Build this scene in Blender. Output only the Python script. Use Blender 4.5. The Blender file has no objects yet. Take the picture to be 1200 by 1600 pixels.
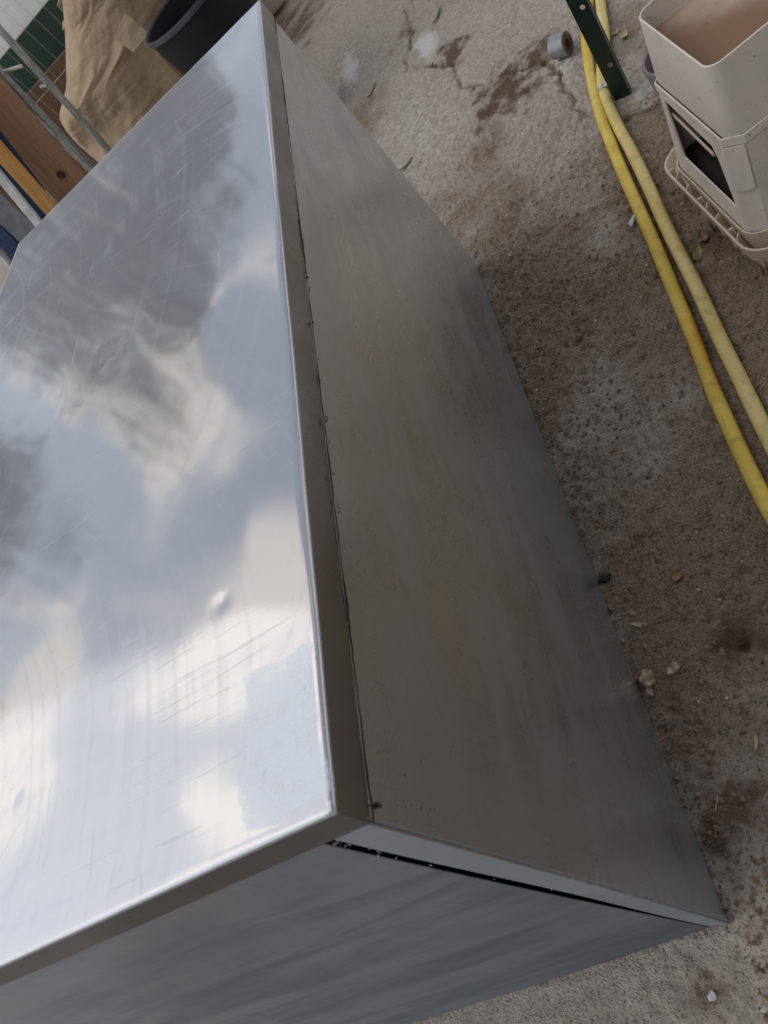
import bpy, bmesh, math, random
import numpy as np
from mathutils import Vector, Matrix
random.seed(7); rng = np.random.default_rng(11)
SC = bpy.context.scene; COL = SC.collection
# ------------------------------------------------------------------ camera
CAM_H = 1.1472
RW = np.array([[0.77430523, -0.48461622, -0.40693801], [-0.13921071, -0.75775609, 0.63751556], [-0.61731013, -0.4369815, -0.65419827]])
FPX = 1261.8
cam_d = bpy.data.cameras.new('camera'); cam = bpy.data.objects.new('camera', cam_d); COL.objects.link(cam)
cam_d.sensor_fit = 'VERTICAL'; cam_d.sensor_height = 36.0; cam_d.lens = 36.0 * FPX / 1600.0
cam_d.clip_start = 0.02; cam_d.clip_end = 500
cam_d.dof.use_dof = True; cam_d.dof.focus_distance = 1.35; cam_d.dof.aperture_fstop = 13.0
r_, u_, b_ = RW[:, 0], -RW[:, 1], -RW[:, 2]
cam.matrix_world = Matrix(((r_[0], u_[0], b_[0], 0), (r_[1], u_[1], b_[1], 0), (r_[2], u_[2], b_[2], CAM_H), (0, 0, 0, 1)))
SC.camera = cam
# ------------------------------------------------------------------ sky and sun
SUN_AZ, SUN_EL = math.radians(100), math.radians(50)      # azimuth counter-clockwise from +Y
world = bpy.data.worlds.new("World"); SC.world = world; world.use_nodes = True
wn, wl = world.node_tree.nodes, world.node_tree.links
sky = wn.new('ShaderNodeTexSky'); sky.sky_type = 'NISHITA'; sky.sun_disc = False
sky.sun_elevation = SUN_EL; sky.sun_rotation = -SUN_AZ; sky.air_density = 1.0; sky.dust_density = 0.6
hs = wn.new('ShaderNodeHueSaturation'); hs.inputs['Saturation'].default_value = 0.46; wl.new(sky.outputs[0], hs.inputs['Color'])   # thin overcast
bg = wn['Background']; bg.inputs[1].default_value = 0.10
wc = wn.new('ShaderNodeTexCoord'); wm = wn.new('ShaderNodeMapping'); wl.new(wc.outputs['Generated'], wm.inputs[0]); wm.inputs['Location'].default_value = (7.7, 2.9, 0.3); wm.inputs['Rotation'].default_value = (0, 0, math.radians(-6)); wm.inputs['Scale'].default_value = (1, 1, 1.6)
wz = wn.new('ShaderNodeTexNoise'); wl.new(wm.outputs[0], wz.inputs['Vector']); wz.inputs['Scale'].default_value = 3.4; wz.inputs['Detail'].default_value = 6; wz.inputs['Roughness'].default_value = .52; wz.inputs['Distortion'].default_value = .4
wr = wn.new('ShaderNodeMapRange'); wr.interpolation_type = 'SMOOTHSTEP'; wl.new(wz.outputs['Fac'], wr.inputs[0]); wr.inputs[1].default_value = .53; wr.inputs[2].default_value = .60
wx_ = wn.new('ShaderNodeMix'); wx_.data_type = 'RGBA'; wl.new(wr.outputs[0], wx_.inputs[0]); wl.new(hs.outputs[0], wx_.inputs[6]); wx_.inputs[7].default_value = (9.8, 8.8, 7.7, 1)
wl.new(wx_.outputs[2], bg.inputs[0])
sd = bpy.data.lights.new('sun', 'SUN'); sd.energy = 0.72; sd.angle = math.radians(80); sd.color = (1.0, 0.95, 0.89)
sun = bpy.data.objects.new('sun', sd); COL.objects.link(sun)
sv = Vector((-math.sin(SUN_AZ) * math.cos(SUN_EL), math.cos(SUN_AZ) * math.cos(SUN_EL), math.sin(SUN_EL)))
sun.rotation_euler = sv.to_track_quat('Z', 'Y').to_euler(); sun.location = (-4, 1, 6)
SC.view_settings.view_transform = 'Standard'; SC.view_settings.look = 'None'
SC.view_settings.exposure = 0.50; SC.view_settings.gamma = 1.0
# ------------------------------------------------------------------ helpers: points
O3 = np.array([0, 0, CAM_H])
def ray(px, py): return RW @ np.array([px - 600.0, py - 800.0, FPX])
def onz(px, py, z=0.0): d = ray(px, py); return O3 + d * ((z - CAM_H) / d[2])
def ony(px, py, y): d = ray(px, py); return O3 + d * (y / d[1])
def onx(px, py, x): d = ray(px, py); return O3 + d * (x / d[0])
# ------------------------------------------------------------------ helpers: noise
def vnoise(x, y, seed=0):
    xi, yi = np.floor(x).astype(np.int64), np.floor(y).astype(np.int64); xf, yf = x - xi, y - yi
    def h(a, b):
        n = (a * 374761393 + b * 668265263 + seed * 974634777) & 0xffffffff
        n = ((n ^ (n >> 13)) * 1274126177) & 0xffffffff
        return ((n ^ (n >> 16)) & 0xffff) / 65535.0
    u, v = xf * xf * (3 - 2 * xf), yf * yf * (3 - 2 * yf)
    return (h(xi, yi) * (1 - u) + h(xi + 1, yi) * u) * (1 - v) + (h(xi, yi + 1) * (1 - u) + h(xi + 1, yi + 1) * u) * v
def fbm(x, y, seed=0, octv=4, gain=.5):
    s, a, t = 0, 1, 0
    for i in range(octv):
        s = s + a * vnoise(x * 2 ** i + i * 17.3, y * 2 ** i + i * 9.1, seed + i); t += a; a *= gain
    return s / t - .5
# ------------------------------------------------------------------ helpers: objects
def link(name, me, mat=None, parent=None, smooth=True, sharp=35):
    if mat:
        for m in (mat if isinstance(mat, (list, tuple)) else [mat]): me.materials.append(m)
    if smooth and len(me.polygons):
        me.polygons.foreach_set('use_smooth', [True] * len(me.polygons))
        if sharp: me.set_sharp_from_angle(angle=math.radians(sharp))
    o = bpy.data.objects.new(name, me); COL.objects.link(o)
    if parent: o.parent = parent
    return o
def mesh(name, V, F, mat=None, parent=None, smooth=True, sharp=35, fix=True):
    me = bpy.data.meshes.new(name); me.from_pydata([tuple(map(float, v)) for v in V], [], F)
    if fix:
        bm = bmesh.new(); bm.from_mesh(me); bmesh.ops.recalc_face_normals(bm, faces=bm.faces); bm.to_mesh(me); bm.free()
    me.update(); return link(name, me, mat, parent, smooth, sharp)
def empty(name, label, cat, group=None, loc=(0, 0, 0)):
    o = bpy.data.objects.new(name, None); COL.objects.link(o); o.location = loc; o.empty_display_size = .05
    tag(o, label, cat, group); return o
def tag(o, label=None, cat=None, group=None, kind=None):
    for k, v in (('label', label), ('category', cat), ('group', group), ('kind', kind)):
        if v: o[k] = v
    return o
def bevel(o, w=.002, seg=2):
    m = o.modifiers.new('bevel', 'BEVEL'); m.width = w; m.segments = seg; m.limit_method = 'ANGLE'; m.angle_limit = math.radians(35); return o
def gridfaces(nx, ny, off=0):
    return [(off + j * nx + i, off + j * nx + i + 1, off + (j + 1) * nx + i + 1, off + (j + 1) * nx + i) for j in range(ny - 1) for i in range(nx - 1)]
def slab(name, c, n, t, mat, parent, nu=2, nv=2, bow=None, bev=.0012):
    """panel from 4 corners c (u then v order), thickness t inward from outward normal n; bow(u,v)->outward offset"""
    c = [np.array(p, float) for p in c]; n = np.array(n, float); n /= np.linalg.norm(n)
    V = []
    for s in (0, 1):
        for j in range(nv):
            for i in range(nu):
                u, v = i / (nu - 1), j / (nv - 1)
                p = (c[0] * (1 - u) + c[1] * u) * (1 - v) + (c[3] * (1 - u) + c[2] * u) * v
                p = p + n * ((bow(u, v) if bow else 0) - s * t); V.append(p)
    N = nu * nv; F = gridfaces(nu, nv) + [tuple(reversed(f)) for f in gridfaces(nu, nv, N)]
    edge = [i for i in range(nu)] + [j * nu + nu - 1 for j in range(1, nv)] + [(nv - 1) * nu + i for i in range(nu - 2, -1, -1)] + [j * nu for j in range(nv - 2, 0, -1)]
    for a, b in zip(edge, edge[1:] + edge[:1]): F.append((a, b, b + N, a + N))
    o = mesh(name, V, F, mat, parent)
    if bev: bevel(o, bev, 2)
    return o
def box(name, x0, x1, y0, y1, z0, z1, mat, parent=None, bev=.002, M=None):
    V = [Vector((x, y, z)) for z in (z0, z1) for y in (y0, y1) for x in (x0, x1)]
    if M is not None: V = [M @ v for v in V]
    o = mesh(name, V, [(0, 1, 3, 2), (4, 6, 7, 5), (0, 4, 5, 1), (2, 3, 7, 6), (0, 2, 6, 4), (1, 5, 7, 3)], mat, parent)
    if bev: bevel(o, bev)
    return o
def catmull(P, n=8):
    P = [np.array(p, float) for p in P]; P = [2 * P[0] - P[1]] + P + [2 * P[-1] - P[-2]]; out = []
    for i in range(1, len(P) - 2):
        for k in range(n):
            t = k / n; a, b, c, d = P[i - 1:i + 3]
            out.append(.5 * (2 * b + (c - a) * t + (2 * a - 5 * b + 4 * c - d) * t * t + (3 * b - a - 3 * c + d) * t ** 3))
    out.append(P[-2]); return out
def tube_geo(P, r, seg=14, off=0):
    P = [Vector(p) for p in P]; V, F = [], []; up = Vector((0, 0, 1)); n0 = None
    rr = r if hasattr(r, '__len__') else [r] * len(P)
    for i, p in enumerate(P):
        t = (P[min(i + 1, len(P) - 1)] - P[max(i - 1, 0)]).normalized()
        if n0 is None:
            n0 = t.cross(up); n0 = n0.normalized() if n0.length > 1e-3 else Vector((1, 0, 0))
        n0 = (n0 - t * n0.dot(t)).normalized(); b = t.cross(n0)
        for k in range(seg):
            a = 2 * math.pi * k / seg; V.append(p + (n0 * math.cos(a) + b * math.sin(a)) * rr[i])
    for i in range(len(P) - 1):
        for k in range(seg):
            k2 = (k + 1) % seg; F.append((off + i * seg + k, off + i * seg + k2, off + (i + 1) * seg + k2, off + (i + 1) * seg + k))
    F.append(tuple(off + k for k in reversed(range(seg)))); F.append(tuple(off + (len(P) - 1) * seg + k for k in range(seg)))
    return V, F
def tube(name, P, r, mat, parent=None, seg=14):
    V, F = tube_geo(P, r, seg); return mesh(name, V, F, mat, parent, sharp=50)
def ring(x0, x1, y0, y1, r, z, n=5, M=None):
    pts = []
    for cx, cy, a0 in ((x1 - r, y1 - r, 0), (x0 + r, y1 - r, 90), (x0 + r, y0 + r, 180), (x1 - r, y0 + r, 270)):
        for k in range(n + 1):
            a = math.radians(a0 + 90 * k / n); pts.append((cx + r * math.cos(a), cy + r * math.sin(a), z))
    return pts
def loft(name, rings, mat, parent=None, cap0=True, cap1=True, closed=False, sharp=40):
    m = len(rings[0]); V = [p for rg in rings for p in rg]; F = []
    last = len(rings) if closed else len(rings) - 1
    for i in range(last):
        a, b = i * m, ((i + 1) % len(rings)) * m
        for k in range(m):
            k2 = (k + 1) % m; F.append((a + k, a + k2, b + k2, b + k))
    if not closed:
        if cap0: F.append(tuple(range(m - 1, -1, -1)))
        if cap1: F.append(tuple((len(rings) - 1) * m + k for k in range(m)))
    return mesh(name, V, F, mat, parent, sharp=sharp)
def cutout(o, cutter):
    md = o.modifiers.new('cut', 'BOOLEAN'); md.operation = 'DIFFERENCE'; md.object = cutter; md.solver = 'EXACT'
    bpy.context.view_layer.update(); dg = bpy.context.evaluated_depsgraph_get()
    me = bpy.data.meshes.new_from_object(o.evaluated_get(dg)); o.modifiers.clear(); o.data = me
    me.polygons.foreach_set('use_smooth', [True] * len(me.polygons)); me.set_sharp_from_angle(angle=math.radians(35))
    bpy.data.objects.remove(cutter)
# ------------------------------------------------------------------ helpers: materials
class NT:
    def __init__(s, name):
        s.m = bpy.data.materials.new(name); s.m.use_nodes = True; s.t = s.m.node_tree; s.n = s.t.nodes; s.p = s.n['Principled BSDF']; s._c = None
    def new(s, t, **kw):
        n = s.n.new(t)
        for k, v in kw.items(): setattr(n, k, v)
        return n
    def L(s, a, b): s.t.links.new(a, b)
    def put(s, sock, v):
        if isinstance(v, bpy.types.NodeSocket): s.L(v, sock)
        elif v is not None: sock.default_value = v if not (isinstance(v, tuple) and len(v) == 3 and sock.type == 'RGBA') else (*v, 1)
    def coord(s):
        if s._c is None: s._c = s.new('ShaderNodeTexCoord').outputs['Object']
        return s._c
    def mapping(s, scale=(1, 1, 1), rot=(0, 0, 0), loc=(0, 0, 0), src=None):
        n = s.new('ShaderNodeMapping'); s.L(src or s.coord(), n.inputs[0]); n.inputs['Scale'].default_value = scale; n.inputs['Rotation'].default_value = rot; n.inputs['Location'].default_value = loc
        return n.outputs[0]
    def noise(s, scale, detail=4, rough=.55, vec=None, dist=0, color=False):
        n = s.new('ShaderNodeTexNoise'); s.L(vec or s.coord(), n.inputs['Vector']); n.inputs['Scale'].default_value = scale; n.inputs['Detail'].default_value = detail
        n.inputs['Roughness'].default_value = rough; n.inputs['Distortion'].default_value = dist
        return n.outputs['Color' if color else 'Fac']
    def vor(s, scale, vec=None, feature='F1'):
        n = s.new('ShaderNodeTexVoronoi', feature=feature); s.L(vec or s.coord(), n.inputs['Vector']); n.inputs['Scale'].default_value = scale; return n.outputs['Distance']
    def ramp(s, fac, a, b, lo=0., hi=1.):
        n = s.new('ShaderNodeMapRange'); n.interpolation_type = 'SMOOTHSTEP'; s.put(n.inputs[0], fac); n.inputs[1].default_value = a; n.inputs[2].default_value = b; n.inputs[3].default_value = lo; n.inputs[4].default_value = hi
        return n.outputs[0]
    def math(s, op, a, b=None, c=None):
        n = s.new('ShaderNodeMath', operation=op)
        for i, v in enumerate((a, b, c)):
            if v is not None: s.put(n.inputs[i], v)
        return n.outputs[0]
    def mix(s, f, a, b):
        n = s.new('ShaderNodeMix', data_type='RGBA'); s.put(n.inputs[0], f); s.put(n.inputs[6], a); s.put(n.inputs[7], b); return n.outputs[2]
    def attr(s, name, ch=None):
        n = s.new('ShaderNodeAttribute', attribute_name=name)
        if ch is None: return n.outputs['Color']
        q = s.new('ShaderNodeSeparateColor'); s.L(n.outputs['Color'], q.inputs[0]); return q.outputs[ch]
    def bump(s, h, strength=.5, dist=.002, normal=None):
        n = s.new('ShaderNodeBump'); s.put(n.inputs['Height'], h); n.inputs['Strength'].default_value = strength; n.inputs['Distance'].default_value = dist
        if normal: s.L(normal, n.inputs['Normal'])
        return n.outputs[0]
    def out(s, color=None, rough=None, metal=None, normal=None, **kw):
        p = s.p.inputs
        if color is not None: s.put(p['Base Color'], color)
        if rough is not None: s.put(p['Roughness'], rough)
        if metal is not None: s.put(p['Metallic'], metal)
        if normal is not None: s.L(normal, p['Normal'])
        for k, v in kw.items(): s.put(p[k], v)
        return s.m
def simple(name, col, rough=.5, metal=0., var=.25, scale=30, bump=.15, dirt=None, dirt_amt=.5, **kw):
    t = NT(name); n = t.noise(scale, 5); k = t.ramp(n, .3, .7)
    dark = tuple(c * (1 - var) for c in col); lite = tuple(min(1, c * (1 + var * .6)) for c in col)
    c = t.mix(k, dark, lite)
    if dirt: c = t.mix(t.math('MULTIPLY', t.ramp(t.noise(scale * .35, 6, .65), .45, .75), dirt_amt), c, dirt)
    return t.out(c, t.ramp(n, .2, .8, max(.05, rough - .1), min(1, rough + .12)), metal, t.bump(t.noise(scale * 4, 3), bump, .001), **kw)

# brushed, smeared stainless steel: top sheet (shiny) and sides (duller)
def steel_top():
    t = NT('smeared_steel')
    # wiping arcs around two centres, long wipe streaks, fine scratches
    def arcs(cx, cy, f, k):
        v = t.new('ShaderNodeVectorMath', operation='DISTANCE'); t.L(t.coord(), v.inputs[0]); v.inputs[1].default_value = (cx, cy, .747)
        warp = t.noise(6, 2); r = t.math('ADD', v.outputs['Value'], t.math('MULTIPLY', warp, .025))
        n = t.new('ShaderNodeTexNoise', noise_dimensions='1D'); t.L(r, n.inputs['W']); n.inputs['Scale'].default_value = f; n.inputs['Detail'].default_value = 5; n.inputs['Roughness'].default_value = .65
        return n.outputs['Fac']
    a1 = arcs(-1.02, .30, 70, 1); a2 = arcs(-1.6, 1.2, 40, 2)
    st = t.noise(5, 5, .6, t.mapping((1.0, 9, 1), (0, 0, math.radians(38)))); st2 = t.noise(7, 4, .6, t.mapping((12, 1.2, 1), (0, 0, math.radians(-12))))
    blot = t.noise(4.5, 5, .6, dist=.6)
    sel = t.ramp(t.noise(3, 2), .4, .6)
    wipe = t.math('ADD', t.math('MULTIPLY', a1, t.math('SUBTRACT', 1.0, sel)), t.math('MULTIPLY', a2, sel))
    smear = t.math('ADD', t.math('MULTIPLY', wipe, .30), t.math('ADD', t.math('MULTIPLY', st, .26), t.math('MULTIPLY', blot, .32)))   # ~.55
    sm = t.ramp(smear, .40, .70)
    # fine scratches
    scr = t.noise(1.0, 2, .5, t.mapping((9, 210, 1), (0, 0, math.radians(40))), dist=.25)
    scr2 = t.noise(1.0, 2, .5, t.mapping((150, 7, 1), (0, 0, math.radians(-14))), dist=.3)
    scr = t.math('MAXIMUM', t.math('MULTIPLY', t.ramp(scr, .64, .70), t.ramp(t.noise(5, 3), .45, .58)), t.math('MULTIPLY', t.ramp(scr2, .69, .74), t.ramp(t.noise(4.3, 3, vec=t.mapping((1, 1, 1), loc=(3, 2, 0))), .48, .6)))
    arcl = t.math('MULTIPLY', t.math('MULTIPLY', t.math('MAXIMUM', t.ramp(a1, .54, .68), t.ramp(a2, .55, .70)), .3), t.ramp(t.noise(3.1, 3, vec=t.mapping((1, 1, 1), loc=(7, 1, 0))), .45, .6)); scr = t.math('MAXIMUM', scr, t.math('MULTIPLY', arcl, .8))
    # pale dried residue patch at the near right corner
    sp = t.new('ShaderNodeSeparateXYZ'); t.L(t.coord(), sp.inputs[0]); X, Y = sp.outputs[0], sp.outputs[1]
    wx = t.math('ADD', X, t.math('MULTIPLY', t.math('SUBTRACT', t.noise(22, 4), .5), .035)); wy = t.math('ADD', Y, t.math('MULTIPLY', t.math('SUBTRACT', t.noise(26, 4), .5), .03))
    pm = t.math('MULTIPLY', t.math('MULTIPLY', t.ramp(wx, -.412, -.402), t.ramp(wx, -.329, -.333)), t.math('MULTIPLY', t.ramp(wy, .196, .203), t.ramp(wy, .322, .312)))
    pm = t.math('MULTIPLY', pm, t.ramp(t.noise(60, 5, .7), .25, .55, .35, 1.0))
    lw = t.new('ShaderNodeLayerWeight'); lw.inputs[0].default_value = .5; haze = t.math('ADD', t.math('MULTIPLY', t.math('POWER', lw.outputs['Facing'], 3.0), .30), t.math('ADD', t.math('MULTIPLY', sm, .15), .26))   # dust film, thicker along grazing sight lines
    haze = t.math('MAXIMUM', haze, t.math('ADD', haze, t.math('MULTIPLY', scr, .24))); haze = t.math('MAXIMUM', haze, t.math('MULTIPLY', pm, .85))
    # dark flecks and rub marks
    fl = t.math('MULTIPLY', t.ramp(t.noise(160, 2), .70, .74), t.ramp(t.noise(6, 3), .56, .66))
    rub = t.math('MULTIPLY', t.ramp(t.noise(8, 5, .7, t.mapping((6, 1.6, 1))), .60, .72), .35)
    spk = t.ramp(t.vor(38), .035, .02); spk = t.math('MULTIPLY', spk, t.ramp(t.noise(11, 2), .60, .66))
    metal_c = t.mix(rub, t.mix(sm, (.49, .498, .518), (.41, .43, .47)), (.28, .28, .29)); metal_c = t.mix(fl, metal_c, (.10, .09, .085))
    rough = t.math('ADD', t.math('MULTIPLY', sm, .09), .085)
    bmp = t.bump(t.math('ADD', t.math('MULTIPLY', t.noise(300, 2), .25), t.math('ADD', t.noise(1.0, 2, .5, t.mapping((60, 420, 1), (0, 0, math.radians(40)))), t.math('MULTIPLY', scr, 1.0))), .025, .0006)
    t.out(metal_c, rough, 1.0, bmp)
    df = t.new('ShaderNodeBsdfDiffuse'); t.put(df.inputs[0], t.mix(spk, t.mix(pm, (.52, .545, .60), (.74, .80, .87)), (.95, .95, .95)))
    mx = t.new('ShaderNodeMixShader'); t.L(t.math('MAXIMUM', haze, t.math('MULTIPLY', spk, .9)), mx.inputs[0]); t.L(t.p.outputs[0], mx.inputs[1]); t.L(df.outputs[0], mx.inputs[2])
    t.L(mx.outputs[0], t.n['Material Output'].inputs[0]); return t.m
def steel_side(name, tint=(.50, .50, .485), rough=.34, haze=.16, grain=(30, 700, 14), sweep=(2, 2, 2), srot=(0, 0, 0), dirt=(.16, .15, .12), contrast=.5, wd=5, tangent=(0, 0, 1), aniso=.65):
    t = NT(name)
    blot = t.noise(3.2, 6, .62, dist=.8); wave = t.noise(3, wd, .55, t.mapping(sweep, srot), dist=.9)
    fine = t.noise(1, 3, .6, t.mapping(grain)); fine2 = t.noise(1, 2, .5, t.mapping(tuple(g * .35 for g in grain), (.5, .0, .12)))
    sm = t.ramp(t.math('ADD', t.math('MULTIPLY', blot, .45), t.math('MULTIPLY', wave, .55)), .36, .64)
    scr = t.math('MULTIPLY', t.ramp(t.noise(1, 2, .5, t.mapping((16, 120, 10), (math.radians(-38), 0, 0)), dist=.15), .66, .72), t.ramp(t.noise(4, 3), .45, .6))
    fl = t.math('MULTIPLY', t.ramp(t.noise(170, 2), .69, .73), t.ramp(t.noise(5, 3), .54, .64)); wht = t.ramp(t.vor(26), .022, .014)
    c = t.mix(sm, tuple(q * (1 + .12 * contrast) for q in tint), tuple(q * (1 - .45 * contrast) for q in tint)); c = t.mix(t.math('MULTIPLY', t.ramp(fine, .35, .7), .22), c, tuple(q * .6 for q in tint))
    c = t.mix(t.math('MULTIPLY', scr, .2), c, tuple(min(1, q * 1.3) for q in tint)); c = t.mix(fl, c, (.05, .045, .04))
    t.out(c, t.math('ADD', t.math('MULTIPLY', sm, .14), rough - .05), 1.0, t.bump(t.math('ADD', t.math('ADD', fine, fine2), t.math('MULTIPLY', scr, .15)), .035, .0006))
    t.p.inputs['Anisotropic'].default_value = aniso
    cx = t.new('ShaderNodeCombineXYZ'); [setattr(cx.inputs[k], 'default_value', tangent[k]) for k in range(3)]; t.L(cx.outputs[0], t.p.inputs['Tangent'])
    df = t.new('ShaderNodeBsdfDiffuse'); t.put(df.inputs[0], t.mix(wht, t.mix(sm, tuple(q * .75 for q in tint), dirt), (.8, .8, .8)))
    mx = t.new('ShaderNodeMixShader'); t.L(t.math('MAXIMUM', t.ramp(sm, 0, 1, haze * .7, haze * 1.3), t.math('MULTIPLY', wht, .8)), mx.inputs[0]); t.L(t.p.outputs[0], mx.inputs[1]); t.L(df.outputs[0], mx.inputs[2])
    t.L(mx.outputs[0], t.n['Material Output'].inputs[0]); return t.m
M_TOP = steel_top()
M_SIDE = steel_side('dull_brushed_steel', (.66, .70, .75), .29, .05, aniso=.65, sweep=(2, 1.2, 5), srot=(math.radians(-30), 0, 0))
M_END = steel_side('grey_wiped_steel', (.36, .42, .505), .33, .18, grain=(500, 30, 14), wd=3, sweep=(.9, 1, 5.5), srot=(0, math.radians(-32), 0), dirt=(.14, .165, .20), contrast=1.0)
M_FLANGE = steel_side('clean_folded_steel', (.50, .58, .68), .30, .42, grain=(500, 30, 14), dirt=(.45, .48, .52))
M_SKIRT = steel_side('edge_fold_steel', (.36, .36, .365), .28, .08, aniso=.3)
M_LIP = steel_side('dark_edge_fold', (.215, .22, .235), .30, .10, aniso=.3)  # near fold: darker copy of the fold steel, standing in for its dimmer reflection
M_DARK = simple('black_gap', (.012, .012, .012), .8)
M_SEAL = simple('old_sealant', (.55, .57, .57), .6)
M_RUST = simple('brown_residue', (.16, .09, .045), .8)

# ------------------------------------------------------------------ ground sheet
def axis(lo, d0, d1, hi, step, grow=1.22):
    a = list(np.arange(d0, d1, step)); s = step; x = d1
    while x < hi: a.append(x); s *= grow; x += s
    s = step; x = d0; pre = []
    while x > lo: s *= grow; x -= s; pre.append(x)
    return np.array(pre[::-1] + a)
gx = axis(-120, -.44, .50, 120, .0027); gy = axis(-120, -.10, 3.35, 120, .0034, 1.05)
GX, GY = np.meshgrid(gx, gy)
near = np.clip(1 - np.maximum(np.maximum(-.46 - GX, GX - .55), np.maximum(-.15 - GY, GY - 3.4)) / .5, 0, 1)
def seg_dist(P, X, Y):
    d = np.full(X.shape, 9.0)
    for (a, b) in zip(P[:-1], P[1:]):
        ax, ay, bx, by = a[0], a[1], b[0], b[1]; L2 = (bx - ax) ** 2 + (by - ay) ** 2 + 1e-12
        t = np.clip(((X - ax) * (bx - ax) + (Y - ay) * (by - ay)) / L2, 0, 1); d = np.minimum(d, np.hypot(X - ax - t * (bx - ax), Y - ay - t * (by - ay)))
    return d
H = fbm(GX * 3, GY * 3, 1, 3) * .010 + fbm(GX * 22, GY * 22, 5, 4) * .0060 + fbm(GX * 70, GY * 70, 9, 3, .7) * .0085
rough_zone = np.clip(fbm(GX * 2.2, GY * 1.6, 21, 3) * 3 + .55 - np.clip((GY - 1.5) * .8, 0, .45), .15, 1)
H *= (.75 + 1.35 * rough_zone) * near
def stamp(cx, cy, r, amp):
    i0, i1 = np.searchsorted(gx, (cx - 2.4 * r, cx + 2.4 * r)); j0, j1 = np.searchsorted(gy, (cy - 2.4 * r, cy + 2.4 * r))
    if i1 <= i0 or j1 <= j0: return
    XX, YY = GX[j0:j1, i0:i1], GY[j0:j1, i0:i1]; H[j0:j1, i0:i1] += amp * np.exp(-((XX - cx) ** 2 + (YY - cy) ** 2) / (r * r))
for k in range(1300):
    cx, cy = rng.uniform(-.40, .40), -.05 + min(rng.random() * 2.3, abs(rng.normal(0, 1.2))) ; r = .0022 * (4.2 ** (rng.random() ** 2.2))
    [stamp(cx + rng.normal(0, r), cy + rng.normal(0, r), r * rng.uniform(.6, 1), -rng.uniform(.4, .95) * min(r, .006)) for q in range(3)]
for k in range(700):
    cx, cy = rng.uniform(-.36, .42), rng.uniform(-.05, 2.2); stamp(cx, cy, rng.uniform(.003, .008), rng.uniform(.001, .003))
PX = lambda *pts: [onz(*p)[:2] for p in pts]
def jag(P, amp, n=7, seed=3):
    g = np.random.default_rng(seed); out = []
    for a, b in zip(P[:-1], P[1:]):
        for k in range(n):
            out.append(np.array(a) * (1 - k / n) + np.array(b) * (k / n) + g.normal(0, amp, 2))
    out.append(np.array(P[-1])); return out
cracks = [(jag(PX((668, -30), (632, 12), (640, 60), (634, 108), (668, 98), (700, 96), (716, 132), (752, 132), (800, 112), (850, 88)), .007), .006, .011),
          (jag(PX((850, 90), (872, 112), (886, 142), (905, 170), (925, 178)), .006, 6, 9), .007, .012),
          (jag(PX((968, 186), (1000, 172), (1024, 158)), .004, 6, 4), .005, .010),
          (jag(PX((752, 132), (764, 170), (758, 215), (740, 260)), .010, 6, 5), .010, .003)]
crk = np.zeros_like(H)
for P, w, dep in cracks:
    d = seg_dist(P, GX, GY) + fbm(GX * 60, GY * 60, 33, 2) * .008; k = np.exp(-(np.maximum(d, 0) / w) ** 2); H -= dep * k; crk = np.maximum(crk, k * (dep > .005))
# loose dirt heaped along the foot of the steel box and round the post
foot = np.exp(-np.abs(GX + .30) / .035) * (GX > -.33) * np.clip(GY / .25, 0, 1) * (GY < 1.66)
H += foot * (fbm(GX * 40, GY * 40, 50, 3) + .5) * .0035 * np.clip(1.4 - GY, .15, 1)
H = np.where(near > .02, H, 0) - .004
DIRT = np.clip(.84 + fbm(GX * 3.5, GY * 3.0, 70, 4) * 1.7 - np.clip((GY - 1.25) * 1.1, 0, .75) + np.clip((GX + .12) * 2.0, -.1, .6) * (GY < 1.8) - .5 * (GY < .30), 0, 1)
DARK = np.clip(crk * .85 * np.clip(.8 + 3 * fbm(GX * 14, GY * 14, 61, 3), .2, 1.3) + foot * .22 * np.clip(1.3 - GY, 0, 1), 0, 1)  # cracks, plus a foot strip of dark dirt with shade put into the colour
def blot(px, py, r, amp, sx=1.0, seed=80):
    global DARK
    c = onz(px, py); d = np.hypot((GX - c[0]) / sx, GY - c[1]) / r + fbm(GX * 30, GY * 30, seed, 4) * 1.6
    DARK = np.maximum(DARK, amp * np.clip(1.1 - d, 0, 1))
for a in ((640, 45, .10, .55, .7), (705, 80, .10, .9, .8), (790, 140, .16, .95, .8), (830, 95, .12, .8, .8), (765, 200, .13, .6, .6), (735, 320, .08, .4, .6), (1150, 1000, .05, .6, 1), (1150, 1260, .05, .45, 1), (1115, 1310, .035, .5, 1), (1110, 1560, .04, .5, 1.4), (980, 60, .2, .45, .5), (455, 50, .35, .7, .8), (1120, 380, .09, .5, .8), (860, 190, .09, .35, 1)):
    blot(*a)
NEAR_TONE = np.clip((1.15 - GY) / .9 + fbm(GX * 5, GY * 5, 66, 3) * .8, 0, 1) * np.clip((GY - .16) / .12, 0, 1)  # near ground darkens: dark soil, with shade painted into the colour as well
DARK = np.clip(DARK + .27 * NEAR_TONE, 0, 1)
PALE = np.zeros_like(H)
for (px, py, r, amp, sx) in ((650, 190, .55, .26, .35), (665, 70, .10, 1.0, .45), (545, 110, .17, .75, .28), (520, 145, .12, .6, .35), (880, 110, .08, .4, .8), (1015, 130, .06, .5, 1), (1010, 150, .07, .4, 1)):
    c = onz(px, py); d = np.hypot((GX - c[0]) / sx, GY - c[1]) / r + fbm(GX * 18, GY * 18, 91, 4) * 1.1; PALE = np.maximum(PALE, amp * np.clip(1.25 - d, 0, 1))
def ground_z(x, y):
    i, j = min(np.searchsorted(gx, x), len(gx) - 1), min(np.searchsorted(gy, y), len(gy) - 1); return float(H[j, i])
gme = bpy.data.meshes.new('ground'); nxg, nyg = len(gx), len(gy)
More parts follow.
